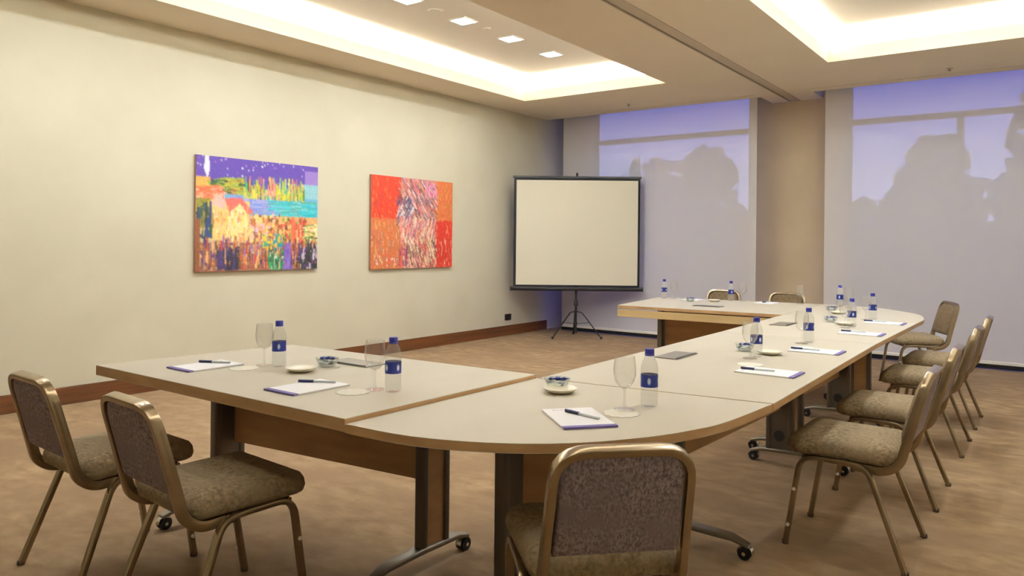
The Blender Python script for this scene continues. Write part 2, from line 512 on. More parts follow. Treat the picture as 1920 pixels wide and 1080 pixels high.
# ------------------------------------------------------------------ ceiling lights, vents
bm = bmesh.new()
s = .088
for a, b, c, d in ((-s - .014, s + .014, -s - .014, -s), (-s - .014, s + .014, s, s + .014), (-s - .014, -s, -s, s), (s, s + .014, -s, s)):
    box(bm, a, b, c, d, -.010, 0)
f_me = bm
cl = thing('ceiling_light', '', 'light', (-4.69, 7.08, H2), 0, 'square ceiling lights in the left tray')
obj('frame', f_me, M['white_plastic'], cl)
bm = bmesh.new(); box(bm, -s, s, -s, s, -.006, -.001)
obj('diffuser', bm, M['lamp'], cl)
LL = ['square recessed ceiling light, farthest of the left tray, nearest the window',
      'square recessed ceiling light, second from the window in the left tray',
      'square recessed ceiling light, third from the window in the left tray',
      'square recessed ceiling light in the left tray cut by the top of the photo']
for k in range(8):
    y = 7.08 - .77 * k
    lab = LL[k] if k < 4 else 'square recessed ceiling light of the left tray overhead, beyond the top of the photo'
    if k == 0:
        cl['label'] = lab
    else:
        dup(cl, (-4.69, y, H2), 0, lab, 'square ceiling lights in the left tray' if k < 4 else 'ceiling lights overhead in the left tray')
for k in range(5):
    dup(cl, (-.92, 7.08 - .77 * k, H2), 0, 'square recessed ceiling light of the right tray overhead, beyond the top of the photo', 'ceiling lights overhead in the right tray')
def vent(x, y, sx, label):
    t = thing('ceiling_vent', label, 'vent', (x, y, H2))
    bm = bmesh.new(); lathe(bm, [(sx, -.004), (sx, -.001)], 20); obj('plate', bm, M['ceil_in'], t, True, 40)
    bm = bmesh.new(); lathe(bm, [(sx * .72, -.012), (sx * .8, -.004)], 20); obj('grille', bm, M['ceil_in'], t, True, 40)
vent(-4.70, 5.14, .085, 'round flush ceiling vent between two square lights, the nearer and larger one')
vent(-4.67, 5.88, .05, 'small round ceiling sensor between the second and third square lights')
def sprinkler(x, y, label):
    t = thing('sprinkler_head', label, 'sprinkler', (x, y, H), 0, 'sprinklers by the blinds')
    bm = bmesh.new(); lathe(bm, [(.03, -.006), (.035, 0)], 16); obj('rosette', bm, M['track'], t, True, 40)
    bm = bmesh.new(); lathe(bm, [(.016, -.026), (.018, -.022), (.006, -.02), (.006, -.006)], 12); obj('nozzle', bm, M['cover'], t, True, 40)
sprinkler(-4.63, 8.86, 'tiny sprinkler head in the ceiling before the left blind')
sprinkler(-.95, 8.90, 'tiny sprinkler head in the ceiling before the right blind')

# cove strip lamps lying on the lip of each tray, shining up on the cove ceiling
def area(name, loc, sx, sy, power, color, rot):
    d = bpy.data.lights.new(name, 'AREA'); d.shape = 'RECTANGLE'; d.size = sx; d.size_y = sy
    d.energy = power; d.color = color
    o = bpy.data.objects.new(name, d); COL.objects.link(o)
    o.location = loc; o.rotation_euler = rot
    return o
WARM = (0.84, 0.93, 1.0)
ty0, ty1 = TY
PW = 52.0
for x0, x1 in TR:
    cy, ly = (ty0 + ty1) / 2, ty1 - ty0
    cx, lx = (x0 + x1) / 2, x1 - x0
    area('cove_strip', (x0 - .16, cy, H + LIP + .03), .05, ly, PW * ly, WARM, (0, PI - .35, 0))
    area('cove_strip', (x1 + .16, cy, H + LIP + .03), .05, ly, PW * ly, WARM, (0, PI + .35, 0))
    area('cove_strip', (cx, y1 if False else ty1 + .16, H + LIP + .03), lx, .05, PW * lx, WARM, (PI - .35, 0, 0))
    area('cove_strip', (cx, ty0 - .16, H + LIP + .03), lx, .05, PW * lx, WARM, (PI + .35, 0, 0))

# ------------------------------------------------------------------ paintings
def painting(name, label, y0, y1, z0, z1, painter, seed):
    rnd = random.Random(seed)
    W, Hh = 170, 130
    img = [[(200, 180, 150)] * W for _ in range(Hh)]
    def px(u, v, c):
        i, j = int(u * W), int(v * Hh)
        if 0 <= i < W and 0 <= j < Hh: img[j][i] = c
    def jit(c, a):
        d = rnd.uniform(-a, a)
        return tuple(max(0, min(255, k + d + rnd.uniform(-a * .5, a * .5))) for k in c)
    def rect(u0, u1, v0, v1, c, a=12):
        for j in range(max(0, int(v0 * Hh)), min(Hh, int(v1 * Hh) + 1)):
            for i in range(max(0, int(u0 * W)), min(W, int(u1 * W) + 1)):
                img[j][i] = jit(c, a)
    def poly(pts, c, a=12):
        vs = [p[1] for p in pts]; us = [p[0] for p in pts]
        for j in range(max(0, int(min(vs) * Hh)), min(Hh, int(max(vs) * Hh) + 1)):
            for i in range(max(0, int(min(us) * W)), min(W, int(max(us) * W) + 1)):
                u, v = (i + .5) / W, (j + .5) / Hh
                ins = False
                for k in range(len(pts)):
                    (xa, ya), (xb, yb) = pts[k], pts[k - 1]
                    if (ya > v) != (yb > v) and u < (xb - xa) * (v - ya) / (yb - ya) + xa: ins = not ins
                if ins: img[j][i] = jit(c, a)
    def strokes(u0, u1, v0, v1, cols, n, lu, lv, a=14, slant=0.0):
        for _ in range(n):
            u, v = rnd.uniform(u0, u1), rnd.uniform(v0, v1)
            c = rnd.choice(cols)
            L_, w_ = lv * rnd.uniform(.4, 1.2), lu * rnd.uniform(.4, 1.2)
            steps = max(2, int(L_ * Hh))
            for k in range(steps):
                vv = v + L_ * k / steps
                uu = u + slant * L_ * k / steps
                if vv > v1 + .01: break
                for q in range(max(1, int(w_ * W))):
                    x = uu + q / W
                    if u0 - .01 <= x <= u1 + .01: px(x, vv, jit(c, a))
    painter(rect, poly, strokes)
    t = thing(name, label, 'painting', (XL, (y0 + y1) / 2, (z0 + z1) / 2))
    hw, hh, d = (y1 - y0) / 2, (z1 - z0) / 2, .032
    bm = bmesh.new(); box(bm, .001, d - .0015, -hw, hw, -hh, hh, .002)
    obj('canvas_edge', bm, mat('painted canvas edge', rgb(150, 110, 92), .8), t)
    bm = bmesh.new()
    g = [[bm.verts.new((d, -hw + 2 * hw * i / (W - 1), hh - 2 * hh * j / (Hh - 1))) for i in range(W)] for j in range(Hh)]
    cl = bm.loops.layers.float_color.new('paint')
    def smooth(i, j):
        t_, n_ = [0, 0, 0], 0
        for a, b, w_ in ((0, 0, 3), (1, 0, 1), (-1, 0, 1), (0, 1, 1), (0, -1, 1)):
            q = img[min(Hh - 1, max(0, j + b))][min(W - 1, max(0, i + a))]
            n_ += w_
            for k in range(3): t_[k] += lin(q[k]) * w_
        return (t_[0] / n_, t_[1] / n_, t_[2] / n_, 1)
    sm = [[smooth(i, j) for i in range(W)] for j in range(Hh)]
    for j in range(Hh - 1):
        for i in range(W - 1):
            f = bm.faces.new((g[j][i], g[j + 1][i], g[j + 1][i + 1], g[j][i + 1]))
            for l, (a, b) in zip(f.loops, ((i, j), (i, j + 1), (i + 1, j + 1), (i + 1, j))): l[cl] = sm[b][a]
    m = mat(name + ' paint', (1, 1, 1, 1), .55)
    va = m.node_tree.nodes.new('ShaderNodeVertexColor'); va.layer_name = 'paint'
    m.node_tree.links.new(va.outputs['Color'], m.node_tree.nodes['Principled BSDF'].inputs['Base Color'])
    obj('painted_surface', bm, m, t)

def paint_town(rect, poly, strokes):
    rect(0, 1, 0, .26, (88, 62, 158), 12)
    rect(.88, 1, .06, .2, (150, 122, 196), 10)
    rect(.87, 1, .19, .37, (150, 200, 208), 14)
    strokes(0, .88, .0, .2, [(232, 220, 245), (255, 250, 250), (190, 130, 210)], 46, .012, .016)
    poly([(.065, .0), (.095, .0), (.10, .12), (.085, .2), (.06, .12)], (240, 232, 248), 6)
    rect(0, .1, .19, .3, (222, 170, 84), 20)
    poly([(.08, .22), (.2, .18), (.36, .17), (.38, .33), (.1, .26)], (150, 160, 60), 26)
    strokes(.1, .37, .19, .32, [(40, 84, 40), (190, 180, 60), (150, 90, 40), (24, 50, 30)], 60, .05, .02)
    rect(.2, 1, .33, .5, (110, 176, 214), 10)
    strokes(.2, .6, .33, .48, [(150, 146, 214), (120, 150, 220), (170, 170, 226)], 70, .12, .02)
    strokes(.55, .98, .35, .5, [(40, 176, 196), (60, 196, 206), (120, 206, 214), (90, 170, 160)], 120, .14, .018)
    strokes(.36, .87, .14, .34, [(200, 196, 40), (60, 150, 50), (20, 40, 24), (226, 150, 110), (220, 214, 90), (60, 170, 130), (170, 190, 40), (212, 120, 60)], 210, .014, .14)
    strokes(.55, .62, .1, .3, [(226, 140, 130), (232, 180, 140)], 14, .012, .18)
    rect(.1, .4, .38, .72, (236, 206, 130), 14)
    poly([(0, .27), (.17, .25), (.2, .34), (.12, .38), (0, .36)], (236, 116, 74), 16)
    poly([(.14, .33), (.21, .30), (.22, .46), (.12, .42)], (240, 186, 176), 10)
    poly([(.21, .36), (.34, .35), (.44, .48), (.38, .5), (.33, .40), (.25, .49)], (226, 106, 96), 14)
    poly([(.25, .48), (.33, .40), (.39, .49), (.39, .72), (.25, .72)], (244, 222, 150), 14)
    strokes(.11, .4, .42, .74, [(250, 236, 190), (238, 190, 100), (226, 150, 90), (246, 214, 120), (240, 200, 170)], 150, .02, .05)
    strokes(0, .2, .26, .37, [(226, 90, 50), (240, 140, 110), (236, 180, 150)], 40, .04, .015)
    rect(.0, .11, .37, .62, (130, 124, 40), 26)
    strokes(0, .12, .38, .7, [(36, 48, 110), (30, 70, 40), (200, 170, 50), (20, 40, 30)], 60, .018, .14)
    rect(.4, 1, .5, .76, (222, 170, 110), 26)
    strokes(.4, .65, .48, .75, [(236, 190, 200), (160, 90, 50), (250, 220, 130), (210, 120, 60), (240, 200, 160), (120, 70, 40)], 110, .03, .06)
    strokes(.65, .9, .5, .75, [(200, 70, 50), (240, 200, 120), (130, 150, 60), (226, 90, 80), (90, 60, 40)], 110, .025, .06)
    strokes(.76, .86, .48, .82, [(216, 66, 70), (230, 110, 80)], 22, .02, .2)
    strokes(.86, 1, .56, .76, [(236, 232, 190), (110, 150, 60), (220, 226, 150), (70, 100, 40)], 60, .05, .02)
    rect(0, 1, .75, 1, (150, 96, 70), 30)
    strokes(0, 1, .68, .97, [(74, 40, 66), (200, 90, 50), (110, 70, 40), (230, 190, 130), (60, 40, 110), (150, 110, 170), (40, 30, 40), (210, 150, 80), (180, 60, 50)], 420, .016, .09)
    strokes(.16, .32, .78, .98, [(40, 30, 60), (70, 50, 110), (30, 30, 40)], 70, .016, .14)
    strokes(.5, .68, .66, .8, [(40, 140, 160), (226, 200, 60), (70, 170, 120)], 46, .03, .04)
    strokes(.56, .69, .8, .99, [(20, 120, 70), (30, 150, 90), (16, 80, 50), (200, 220, 200)], 90, .016, .06)
    strokes(.69, .77, .74, .99, [(120, 90, 180), (146, 116, 196)], 40, .016, .14)
    strokes(.82, 1, .75, .99, [(50, 24, 34), (40, 60, 50), (30, 20, 30), (90, 50, 110), (200, 190, 210)], 120, .02, .1)
    rect(0, .035, .55, 1, (130, 74, 36), 18)
def paint_red(rect, poly, strokes):
    rect(0, .4, 0, .46, (208, 60, 34), 14)
    rect(.7, 1, 0, .5, (206, 110, 60), 14)
    rect(0, .4, .46, 1, (202, 112, 66), 16)
    rect(.7, 1, .46, 1, (200, 48, 30), 14)
    strokes(0, .34, 0, .46, [(222, 84, 44), (190, 44, 30), (226, 120, 60), (180, 60, 60)], 130, .014, .05)
    strokes(.76, 1, .0, .46, [(214, 150, 80), (190, 140, 70), (226, 120, 80), (196, 90, 60)], 110, .014, .04)
    strokes(0, .34, .48, 1, [(214, 150, 100), (170, 140, 70), (176, 96, 70), (150, 120, 110), (226, 170, 120)], 130, .014, .06)
    strokes(.76, 1, .48, 1, [(220, 70, 44), (180, 36, 26), (226, 140, 110)], 110, .012, .06)
    strokes(.02, .3, .84, .96, [(236, 210, 200), (226, 80, 60)], 36, .02, .03)
    strokes(.84, .92, .66, .95, [(236, 190, 170)], 12, .008, .06)
    poly([(.34, 0), (.76, 0), (.78, 1), (.36, 1)], (196, 130, 124), 30)
    strokes(.30, .78, .0, .45, [(70, 64, 90), (236, 220, 210), (190, 80, 70), (110, 100, 130), (206, 150, 90), (60, 50, 60), (226, 150, 160)], 330, .014, .09, slant=.6)
    strokes(.30, .50, .2, .52, [(80, 80, 120), (120, 120, 150), (230, 220, 220), (60, 56, 80)], 90, .014, .09, slant=-.4)
    strokes(.34, .78, .42, .72, [(236, 190, 170), (190, 60, 60), (226, 150, 150), (240, 220, 190), (150, 110, 150), (200, 110, 60)], 260, .014, .12, slant=-.2)
    strokes(.36, .78, .64, 1, [(240, 224, 196), (120, 120, 60), (210, 80, 70), (236, 170, 150), (90, 70, 80), (226, 214, 160), (160, 40, 50)], 300, .014, .09, slant=.3)
    strokes(.64, .78, .02, .2, [(210, 120, 160), (226, 150, 180)], 30, .02, .07)
    strokes(.32, .42, .74, .96, [(200, 50, 80), (120, 60, 100), (226, 90, 90)], 50, .014, .08)
painting('painting', 'colourful canvas painting of a town under a starry purple sky', 3.697, 5.054, 1.010, 2.063, paint_town, 3)
painting('painting', 'red and orange abstract canvas painting with a mottled middle, nearest the projection screen', 5.802, 7.188, .985, 2.053, paint_red, 5)

# ------------------------------------------------------------------ wall socket
t = thing('wall_socket', 'small dark brown double wall socket above the skirting, left of the projection screen', 'socket', (XL, 8.43, .255))
bm = bmesh.new(); box(bm, 0, .012, -.072, .072, -.043, .043, .004); obj('plate', bm, M['socket'], t)
for s in (-.036, .036):
    bm = bmesh.new()
    sweep(bm, [(.012, s, 0), (.0145, s, 0)], circ(.022, 16), up=(0, 0, 1))
    obj('outlet', bm, M['black'], t)

# ------------------------------------------------------------------ tripod projection screen
sc_yaw = math.atan2(9.32 - 8.286, -4.709 + 6.112)
t = thing('projection_screen', 'white tripod projection screen with black border in the far left corner', 'screen', (-5.39, 8.82, 0), sc_yaw)
hw = .868
bm = bmesh.new(); box(bm, -hw + .035, hw - .03, -.034, -.033, .725, 2.165); obj('screen_cloth', bm, M['screen'], t)
bm = bmesh.new(); box(bm, -hw, hw, -.0325, -.0310, .70, 2.20); obj('border', bm, M['screen_black'], t)
bm = bmesh.new(); sweep(bm, [(-hw - .03, -.03, .672), (hw + .03, -.03, .672)], rrect(.052, .06, .012), up=(0, 0, 1)); c = obj('housing', bm, M['black'], t, True, 40)
bm = bmesh.new(); box(bm, -hw - .045, -hw - .03, -.062, .004, .642, .702, .006); obj('end_cap', bm, M['black'], c)
bm = bmesh.new(); box(bm, hw + .03, hw + .045, -.062, .004, .642, .702, .006); obj('end_cap', bm, M['black'], c)
bm = bmesh.new(); box(bm, -hw - .015, hw + .015, -.042, -.022, 2.192, 2.222, .004); obj('top_bar', bm, M['black'], t)
bm = bmesh.new(); sweep(bm, [(0, 0, .06), (0, 0, 2.27)], circ(.016, 10)); obj('pole', bm, M['black'], t, True, 40)
bm = bmesh.new(); sweep(bm, [(0, 0, 2.262), (0, -.03, 2.262), (0, -.045, 2.225)], circ(.007, 8)); obj('hook', bm, M['black'], t, True, 40)
bm = bmesh.new(); lathe(bm, [(.026, .44), (.028, .45), (.028, .50), (.022, .51)], 14); obj('collar', bm, M['black'], t, True, 40)
bm = bmesh.new(); lathe(bm, [(.022, .17), (.024, .18), (.024, .21), (.02, .22)], 14); obj('brace_ring', bm, M['black'], t, True, 40)
for ang in (205, 340, 90):
    a = math.radians(ang) 
    ux, uy = math.cos(a), math.sin(a)
    R_ = .36
    bm = bmesh.new(); sweep(bm, [(.02 * ux, .02 * uy, .36), (.09 * ux, .09 * uy, .345), (R_ * ux, R_ * uy, .012)], rrect(.022, .012, .003), up=(-uy, ux, 0)); lg = obj('leg', bm, M['black'], t, True, 40)
    bm = bmesh.new(); sweep(bm, [(.02 * ux, .02 * uy, .195), (.19 * ux, .19 * uy, .215)], rrect(.014, .006, .002), up=(-uy, ux, 0)); obj('brace', bm, M['black'], lg)
    bm = bmesh.new(); lathe(bm, [(.014, 0), (.016, .012), (.012, .03)], 10, (R_ * ux, R_ * uy, 0)); obj('foot_tip', bm, M['black'], lg, True, 40)

# ------------------------------------------------------------------ tables
ZT_, TH = .75, .028
DZL = .014      # the near arm stands a little proud of its neighbours
def legs(t, where, axis, off=0.0):
    """column legs with a castored foot. axis 'x' or 'y' = direction of the foot; where = (x, y) of the column centre"""
    for (x, y) in where:
        bm = bmesh.new()
        dx, dy = (1, 0) if axis == 'x' else (0, 1)
        def P(a, b, z): return (x + dx * a - dy * b, y + dy * a + dx * b, z)
        # two aluminium posts
        for s in (-1, 1):
            sweep(bm, [P(s * .064, 0, .085), P(s * .064, 0, ZT_ - TH)], rrect(.034, .05, .010), up=(dx, dy, 0))
        lg = obj('leg', bm, M['leg_metal'], t, True, 40)
        bm = bmesh.new()
        a0, a1 = -.048, .048
        c = [P(a0, -.016, 0), P(a1, -.016, 0), P(a1, .016, 0), P(a0, .016, 0)]
        prism(bm, [(q[0], q[1]) for q in c], .09, ZT_ - TH - .002)
        obj('infill_panel', bm, M['lam_panel'], lg)
        # grey steel cover with a cable hole on the side that faces the middle of the table
        sd = 1 if (-x * -dy + -y * dx) > 0 else -1
        bm = bmesh.new()
        c = [P(a0, sd * .017, 0), P(a1, sd * .017, 0), P(a1, sd * .021, 0), P(a0, sd * .021, 0)]
        if sd < 0: c = c[::-1]
        prism(bm, [(q[0], q[1]) for q in c], .09, ZT_ - TH - .002)
        obj('cable_plate', bm, M['leg_metal'], lg)
        bm = bmesh.new()
        sweep(bm, [P(0, sd * .0205, .17), P(0, sd * .0225, .17)], circ(.032, 18), up=(0, 0, 1))
        obj('cable_hole', bm, M['black'], lg, True, 40)
        bm = bmesh.new()
        path = [P(off - .27, 0, .058), P(off - .2, 0, .078), P(off, 0, .084), P(off + .2, 0, .078), P(off + .27, 0, .058)]
        sweep(bm, path, rrect(.024, .062, .010), up=(0, 0, 1), scale=lambda u: 1 - .35 * abs(2 * u - 1) ** 2)
        obj('foot_bar', bm, M['leg_foot'], lg, True, 40)
        for s in (-1, 1):
            bm = bmesh.new()
            for o_ in (-.014, .014):
                p0 = P(off + s * .255, o_ - .006, .027); p1 = P(off + s * .255, o_ + .006, .027)
                sweep(bm, [p0, p1], circ(.027, 16), up=(0, 0, 1))
            ca = obj('caster', bm, M['black'], lg, True, 40)
            # keep to two levels below the table: hub and fork stay inside the leg's pieces
            bm = bmesh.new()
            sweep(bm, [P(off + s * .255, -.024, .027), P(off + s * .255, .024, .027)], circ(.008, 10), up=(0, 0, 1))
            sweep(bm, [P(off + s * .255, 0, .03), P(off + s * .255, 0, .066)], circ(.009, 10))
            hood = [(.0315 * math.cos(t_ * PI / 10), .027 + .0315 * math.sin(t_ * PI / 10)) for t_ in range(11)]
            sweep(bm, [P(off + s * .255 + a_, 0, z_) for a_, z_ in hood], rrect(.026, .004, .001, 1), up=(-dy, dx, 0))
            obj('caster_fork', bm, M['chrome'], lg, True, 40)

def table(label, pts, leg_at, leg_axis, panel=None, cover=None, apron=None, name='conference_table', off=0.0, dz=0.0):
    cx = sum(p[0] for p in pts) / len(pts); cy = sum(p[1] for p in pts) / len(pts)
    t = thing(name, label, 'table', (cx, cy, 0), 0, 'conference tables set in a U')
    R = [(p[0] - cx, p[1] - cy) for p in pts]
    bm = bmesh.new(); prism(bm, R, ZT_ - TH, ZT_ + dz, 0, 1, .002)
    obj('tabletop', bm, [M['laminate'], M['lam_edge']], t)
    legs(t, [(a - cx, b - cy) for a, b in leg_at], leg_axis, off)
    if panel:
        (xa, ya), (xb, yb), z0 = panel
        d = Vector((xb - xa, yb - ya)).normalized(); n = Vector((-d.y, d.x)) * .009
        bm = bmesh.new()
        prism(bm, [(xa - cx + n.x, ya - cy + n.y), (xb - cx + n.x, yb - cy + n.y), (xb - cx - n.x, yb - cy - n.y), (xa - cx - n.x, ya - cy - n.y)], z0, ZT_ - TH - .02)
        obj('modesty_panel', bm, M['lam_panel'], t)
        # steel beam under the top joining the legs
        n2 = n * 2.2
        off = n * 3.4
        bm = bmesh.new()
        prism(bm, [(xa - cx + n2.x + off.x, ya - cy + n2.y + off.y), (xb - cx + n2.x + off.x, yb - cy + n2.y + off.y), (xb - cx - n2.x + off.x, yb - cy - n2.y + off.y), (xa - cx - n2.x + off.x, ya - cy - n2.y + off.y)], ZT_ - TH - .07, ZT_ - TH)
        obj('beam', bm, M['leg_metal'], t)
    if cover:
        x, y, ax = cover
        bm = bmesh.new()
        a, b = (.06, .125) if ax == 'y' else (.125, .06)
        box(bm, x - a - cx, x + a - cx, y - b - cy, y + b - cy, ZT_ + dz + .0005, ZT_ + dz + .005, .001)
        cv = obj('cable_cover', bm, M['cover'], t)
        cv['label'] = 'grey metal cable flap'
        bm = bmesh.new()
        if ax == 'y': box(bm, x + a - .012 - cx, x + a - cx, y - b * .9 - cy, y + b * .9 - cy, ZT_ + dz + .005, ZT_ + dz + .0075)
        else: box(bm, x - a * .9 - cx, x + a * .9 - cx, y - b - cy, y - b + .012 - cy, ZT_ + dz + .005, ZT_ + dz + .0075)
        obj('brush_strip', bm, M['black'], cv)
    if apron:
        (xa, ya), (xb, yb), (nx, ny) = apron
        bm = bmesh.new()
        prism(bm, [(xa - cx, ya - cy), (xb - cx, yb - cy), (xb + nx - cx, yb + ny - cy), (xa + nx - cx, ya + ny - cy)], ZT_ - TH - .074, ZT_ - TH - .010, 0, 0, .002)
        obj('front_rail', bm, M['rail'], t)
    return t

def spline(pts, n=8):
    out = []
    P = [pts[0]] + pts + [pts[-1]]
    for i in range(1, len(P) - 2):
        p0, p1, p2, p3 = [Vector(q) for q in P[i - 1:i + 3]]
        for k in range(n):
            s = k / n
            out.append(tuple(.5 * ((2 * p1) + (p2 - p0) * s + (2 * p0 - 5 * p1 + 4 * p2 - p3) * s * s + (3 * p1 - p0 - 3 * p2 + p3) * s ** 3)))
    out.append(tuple(pts[-1]))
    return out

table('maple rectangular table forming the near arm, left of the near rounded corner table',
      [(-3.292, 1.506), (-1.738, 1.518), (-1.722, 2.512), (-3.186, 2.426)],
      [(-3.235, 2.095), (-2.03, 2.235)], 'y', ((-3.205, 2.12), (-2.06, 2.25), .33), (-2.49, 2.24, 'x'), off=-.06, dz=DZL)
c0 = (-1.718, 2.509)
arc = [(-1.732, 1.513)] + [(c0[0] + r * math.cos(math.radians(a)), c0[1] + r * math.sin(math.radians(a))) for a, r in ((-76, 1.004), (-62, 1.0), (-50, .985), (-37.5, .958), (-26, .935), (-14.5, .915))] + [(-.803, 2.622)]
table('maple rounded corner table nearest the camera, between the near arm and the long row',
      [c0] + spline(arc, 5), [(-1.53, 2.10), (-1.25, 2.43)], 'y', ((-1.52, 2.13), (-1.27, 2.41), .33), name='corner_table')
table('long maple rectangular table, first of the right row, next to the near corner table',
      [(-1.710, 2.520), (-.802, 2.634), (-.837, 4.600), (-1.735, 4.576)],
      [(-1.40, 3.07), (-1.34, 4.53)], 'x', ((-1.40, 3.10), (-1.34, 4.50), .33), (-1.528, 3.452, 'y'), off=.10)
table('maple rectangular table, second of the right row, with the far corner table behind it',
      [(-1.735, 4.581), (-.837, 4.605), (-.832, 6.100), (-1.775, 6.046)],
      [(-1.35, 4.76), (-1.33, 5.93)], 'x', ((-1.35, 4.79), (-1.33, 5.90), .33), (-1.558, 5.317, 'y'), off=.03)
arc = [(-.832, 6.106), (-.838, 6.42), (-.926, 6.823), (-1.11, 7.101), (-1.303, 7.30), (-1.56, 7.385), (-1.80, 7.40)]
table('maple rounded corner table at the far end of the right row, below the right blind',
      [(-1.777, 6.052)] + spline(arc, 5), [(-1.33, 6.68)], 'x', None, None, name='corner_table')
table('maple rectangular table forming the far arm, beside the projection screen',
      [(-3.205, 5.958), (-1.782, 6.055), (-1.805, 7.40), (-3.368, 7.155)],
      [(-3.02, 6.52), (-2.05, 6.62)], 'y', ((-2.99, 6.50), (-2.08, 6.60), .33), (-2.534, 6.40, 'x'),
      ((-3.205, 5.958), (-1.80, 6.054), (-.002, .022)))

# ------------------------------------------------------------------ chairs
TUBE = rrect(.029, .021, .005, 2)
def make_chair(label, group):
    t = thing('banquet_chair', label, 'chair', (0, 0, 0), 0, group)
    # legs: front pair closer together than the rear pair
    for s in (-1, 1):
        fr = fillet([(s * .202, .475, .006), (s * .212, .412, .40), (s * .214, .26, .398)], [0, .07, 0], 6)
        bm = bmesh.new(); sweep(bm, fr, TUBE); lg = obj('leg', bm, M['champagne'], t, True, 40)
        bm = bmesh.new(); lathe(bm, [(.014, 0), (.015, .004), (.0145, .016)], 10, (s * .202, .4755, 0)); obj('foot_cap', bm, M['glide'], lg, True, 40)
        for zz in (.09, .25):
            bm = bmesh.new(); y = .475 - (.475 - .412) * zz / .40
            sweep(bm, [(s * .206, y, zz), (s * .226, y, zz)], circ(.0075, 10), up=(0, 0, 1)); obj('bumper', bm, M['bumper'], lg, True, 40)
        rr_ = fillet([(s * .246, 0, .006), (s * .216, .148, .394), (s * .214, .262, .398)], [0, .06, 0], 6)
        bm = bmesh.new(); sweep(bm, rr_, TUBE); lg = obj('leg', bm, M['champagne'], t, True, 40)
        bm = bmesh.new(); lathe(bm, [(.014, 0), (.015, .004), (.0145, .016)], 10, (s * .246, 0, 0)); obj('foot_cap', bm, M['glide'], lg, True, 40)
    for y in (.17, .40):
        bm = bmesh.new(); sweep(bm, [(-.212, y, .394), (.212, y, .394)], circ(.009, 8), up=(0, 0, 1)); obj('crossbar', bm, M['champagne'], t, True, 40)
    # back frame: one bent tube from under the seat, up round the back and down again
    def side(s):
        return [(s * .19, .20, .384), (s * .19, .085, .380), (s * .19, .03, .420), (s * .186, 0, .54), (s * .178, -.066, .782)]
    path = side(-1) + side(1)[::-1]
    rad = [0, .05, .06, .06, .085, .085, .06, .06, .05, 0]
    bm = bmesh.new(); sweep(bm, fillet(path, rad, 6), rrect(.023, .036, .004, 2), up=(1, 0, 0))
    obj('back_frame', bm, M['champagne'], t, True, 40)
    # backrest: upholstered pad inside the frame (front and rear fabrics)
    def backline(z):
        return -.066 * (z - .54) / (.782 - .54) if z > .54 else 0.03 * (.54 - z) / .12
    def outline(ins, zb):
        w = .169 - ins; zt = .774 - ins; r = .075
        pts = [(-w, zb + ins), (w, zb + ins)]
        for k in range(9):
            a = PI / 2 * k / 8
            pts.append((w - r + r * math.cos(a) - .006, zt - r + r * math.sin(a)))
        for k in range(9):
            a = PI / 2 + PI / 2 * k / 8
            pts.append((-w + r + r * math.cos(a) + .006, zt - r + r * math.sin(a)))
        return pts
    def pad(zb, ys):
        bm = bmesh.new()
        rings = []
        for ins, dy in ys:
            rings.append([bm.verts.new((x, backline(z) + dy, z)) for x, z in outline(ins, zb)])
        m = len(rings[0])
        for a, b in zip(rings, rings[1:]):
            for k in range(m):
                bm.faces.new((a[k], a[(k + 1) % m], b[(k + 1) % m], b[k]))
        for rg, fl in ((rings[0], True), (rings[-1], False)):
            c = Vector((0, 0, 0))
            for v in rg: c += v.co
            cv = bm.verts.new(c / m)
            for k in range(m):
                bm.faces.new((rg[(k + 1) % m], rg[k], cv) if fl else (rg[k], rg[(k + 1) % m], cv))
        return bm
    b = obj('backrest', pad(.500, [(.0, -.001), (.0, .010), (.010, .024), (.035, .034), (.08, .037)]), M['back_front'], t, True, 60)
    b2 = obj('rear_panel', pad(.496, [(.03, -.016), (.006, -.013), (.0, -.009), (.0, -.001)]), M['back_rear'], t, True, 60)
    b2['label'] = 'plum woven rear of the backrest'
    # seat
    bm = bmesh.new()
    cushion(bm, .435, .43, .055, [(.405, .014), (.412, .002), (.43, -.004), (.452, 0), (.470, .012), (.482, .035), (.489, .07), (.493, .13)], (0, .262, 0), .06, .002)
    obj('seat', bm, M['seat'], t, True, 60)
    return t

def face(fx, fy): return math.atan2(-fx, fy)      # local +y looks along (fx, fy)
chair = make_chair('taupe banquet chair at the far left end of the near table arm', 'chairs along the near arm')
chair.location = (-3.08, 1.235, 0); chair.rotation_euler = (0, 0, -.03)
def put(x, y, f, label, group): return dup(chair, (x, y, 0), f, label, group)
put(-2.405, 1.262, -.06, 'taupe banquet chair at the near arm, second from the left, close to the camera', 'chairs along the near arm')
put(-.925, 1.725, face(-.71, .70), 'taupe banquet chair at the near rounded corner, its plum back towards the camera', None)
RY = [(3.545, 'nearest of the row on the right side of the long tables'), (4.44, 'second nearest of the row on the right side of the long tables'),
      (5.61, 'third of the row on the right side of the long tables'), (6.49, 'farthest of the row on the right side, below the right blind')]
for y, l in RY:
    put(-.487, y, face(-1, .0), 'taupe banquet chair, ' + l, 'chairs along the right row')
put(-.885, 7.955, face(-.89, -.45), 'taupe banquet chair angled at the far rounded corner, showing its olive front', None)
put(-3.05, 8.12, face(0.05, -1), 'taupe banquet chair behind the far arm, partly behind a water bottle', 'chairs behind the far arm')
put(-2.36, 8.14, face(0.02, -1), 'taupe banquet chair behind the far arm, in front of the beige pier', 'chairs behind the far arm')

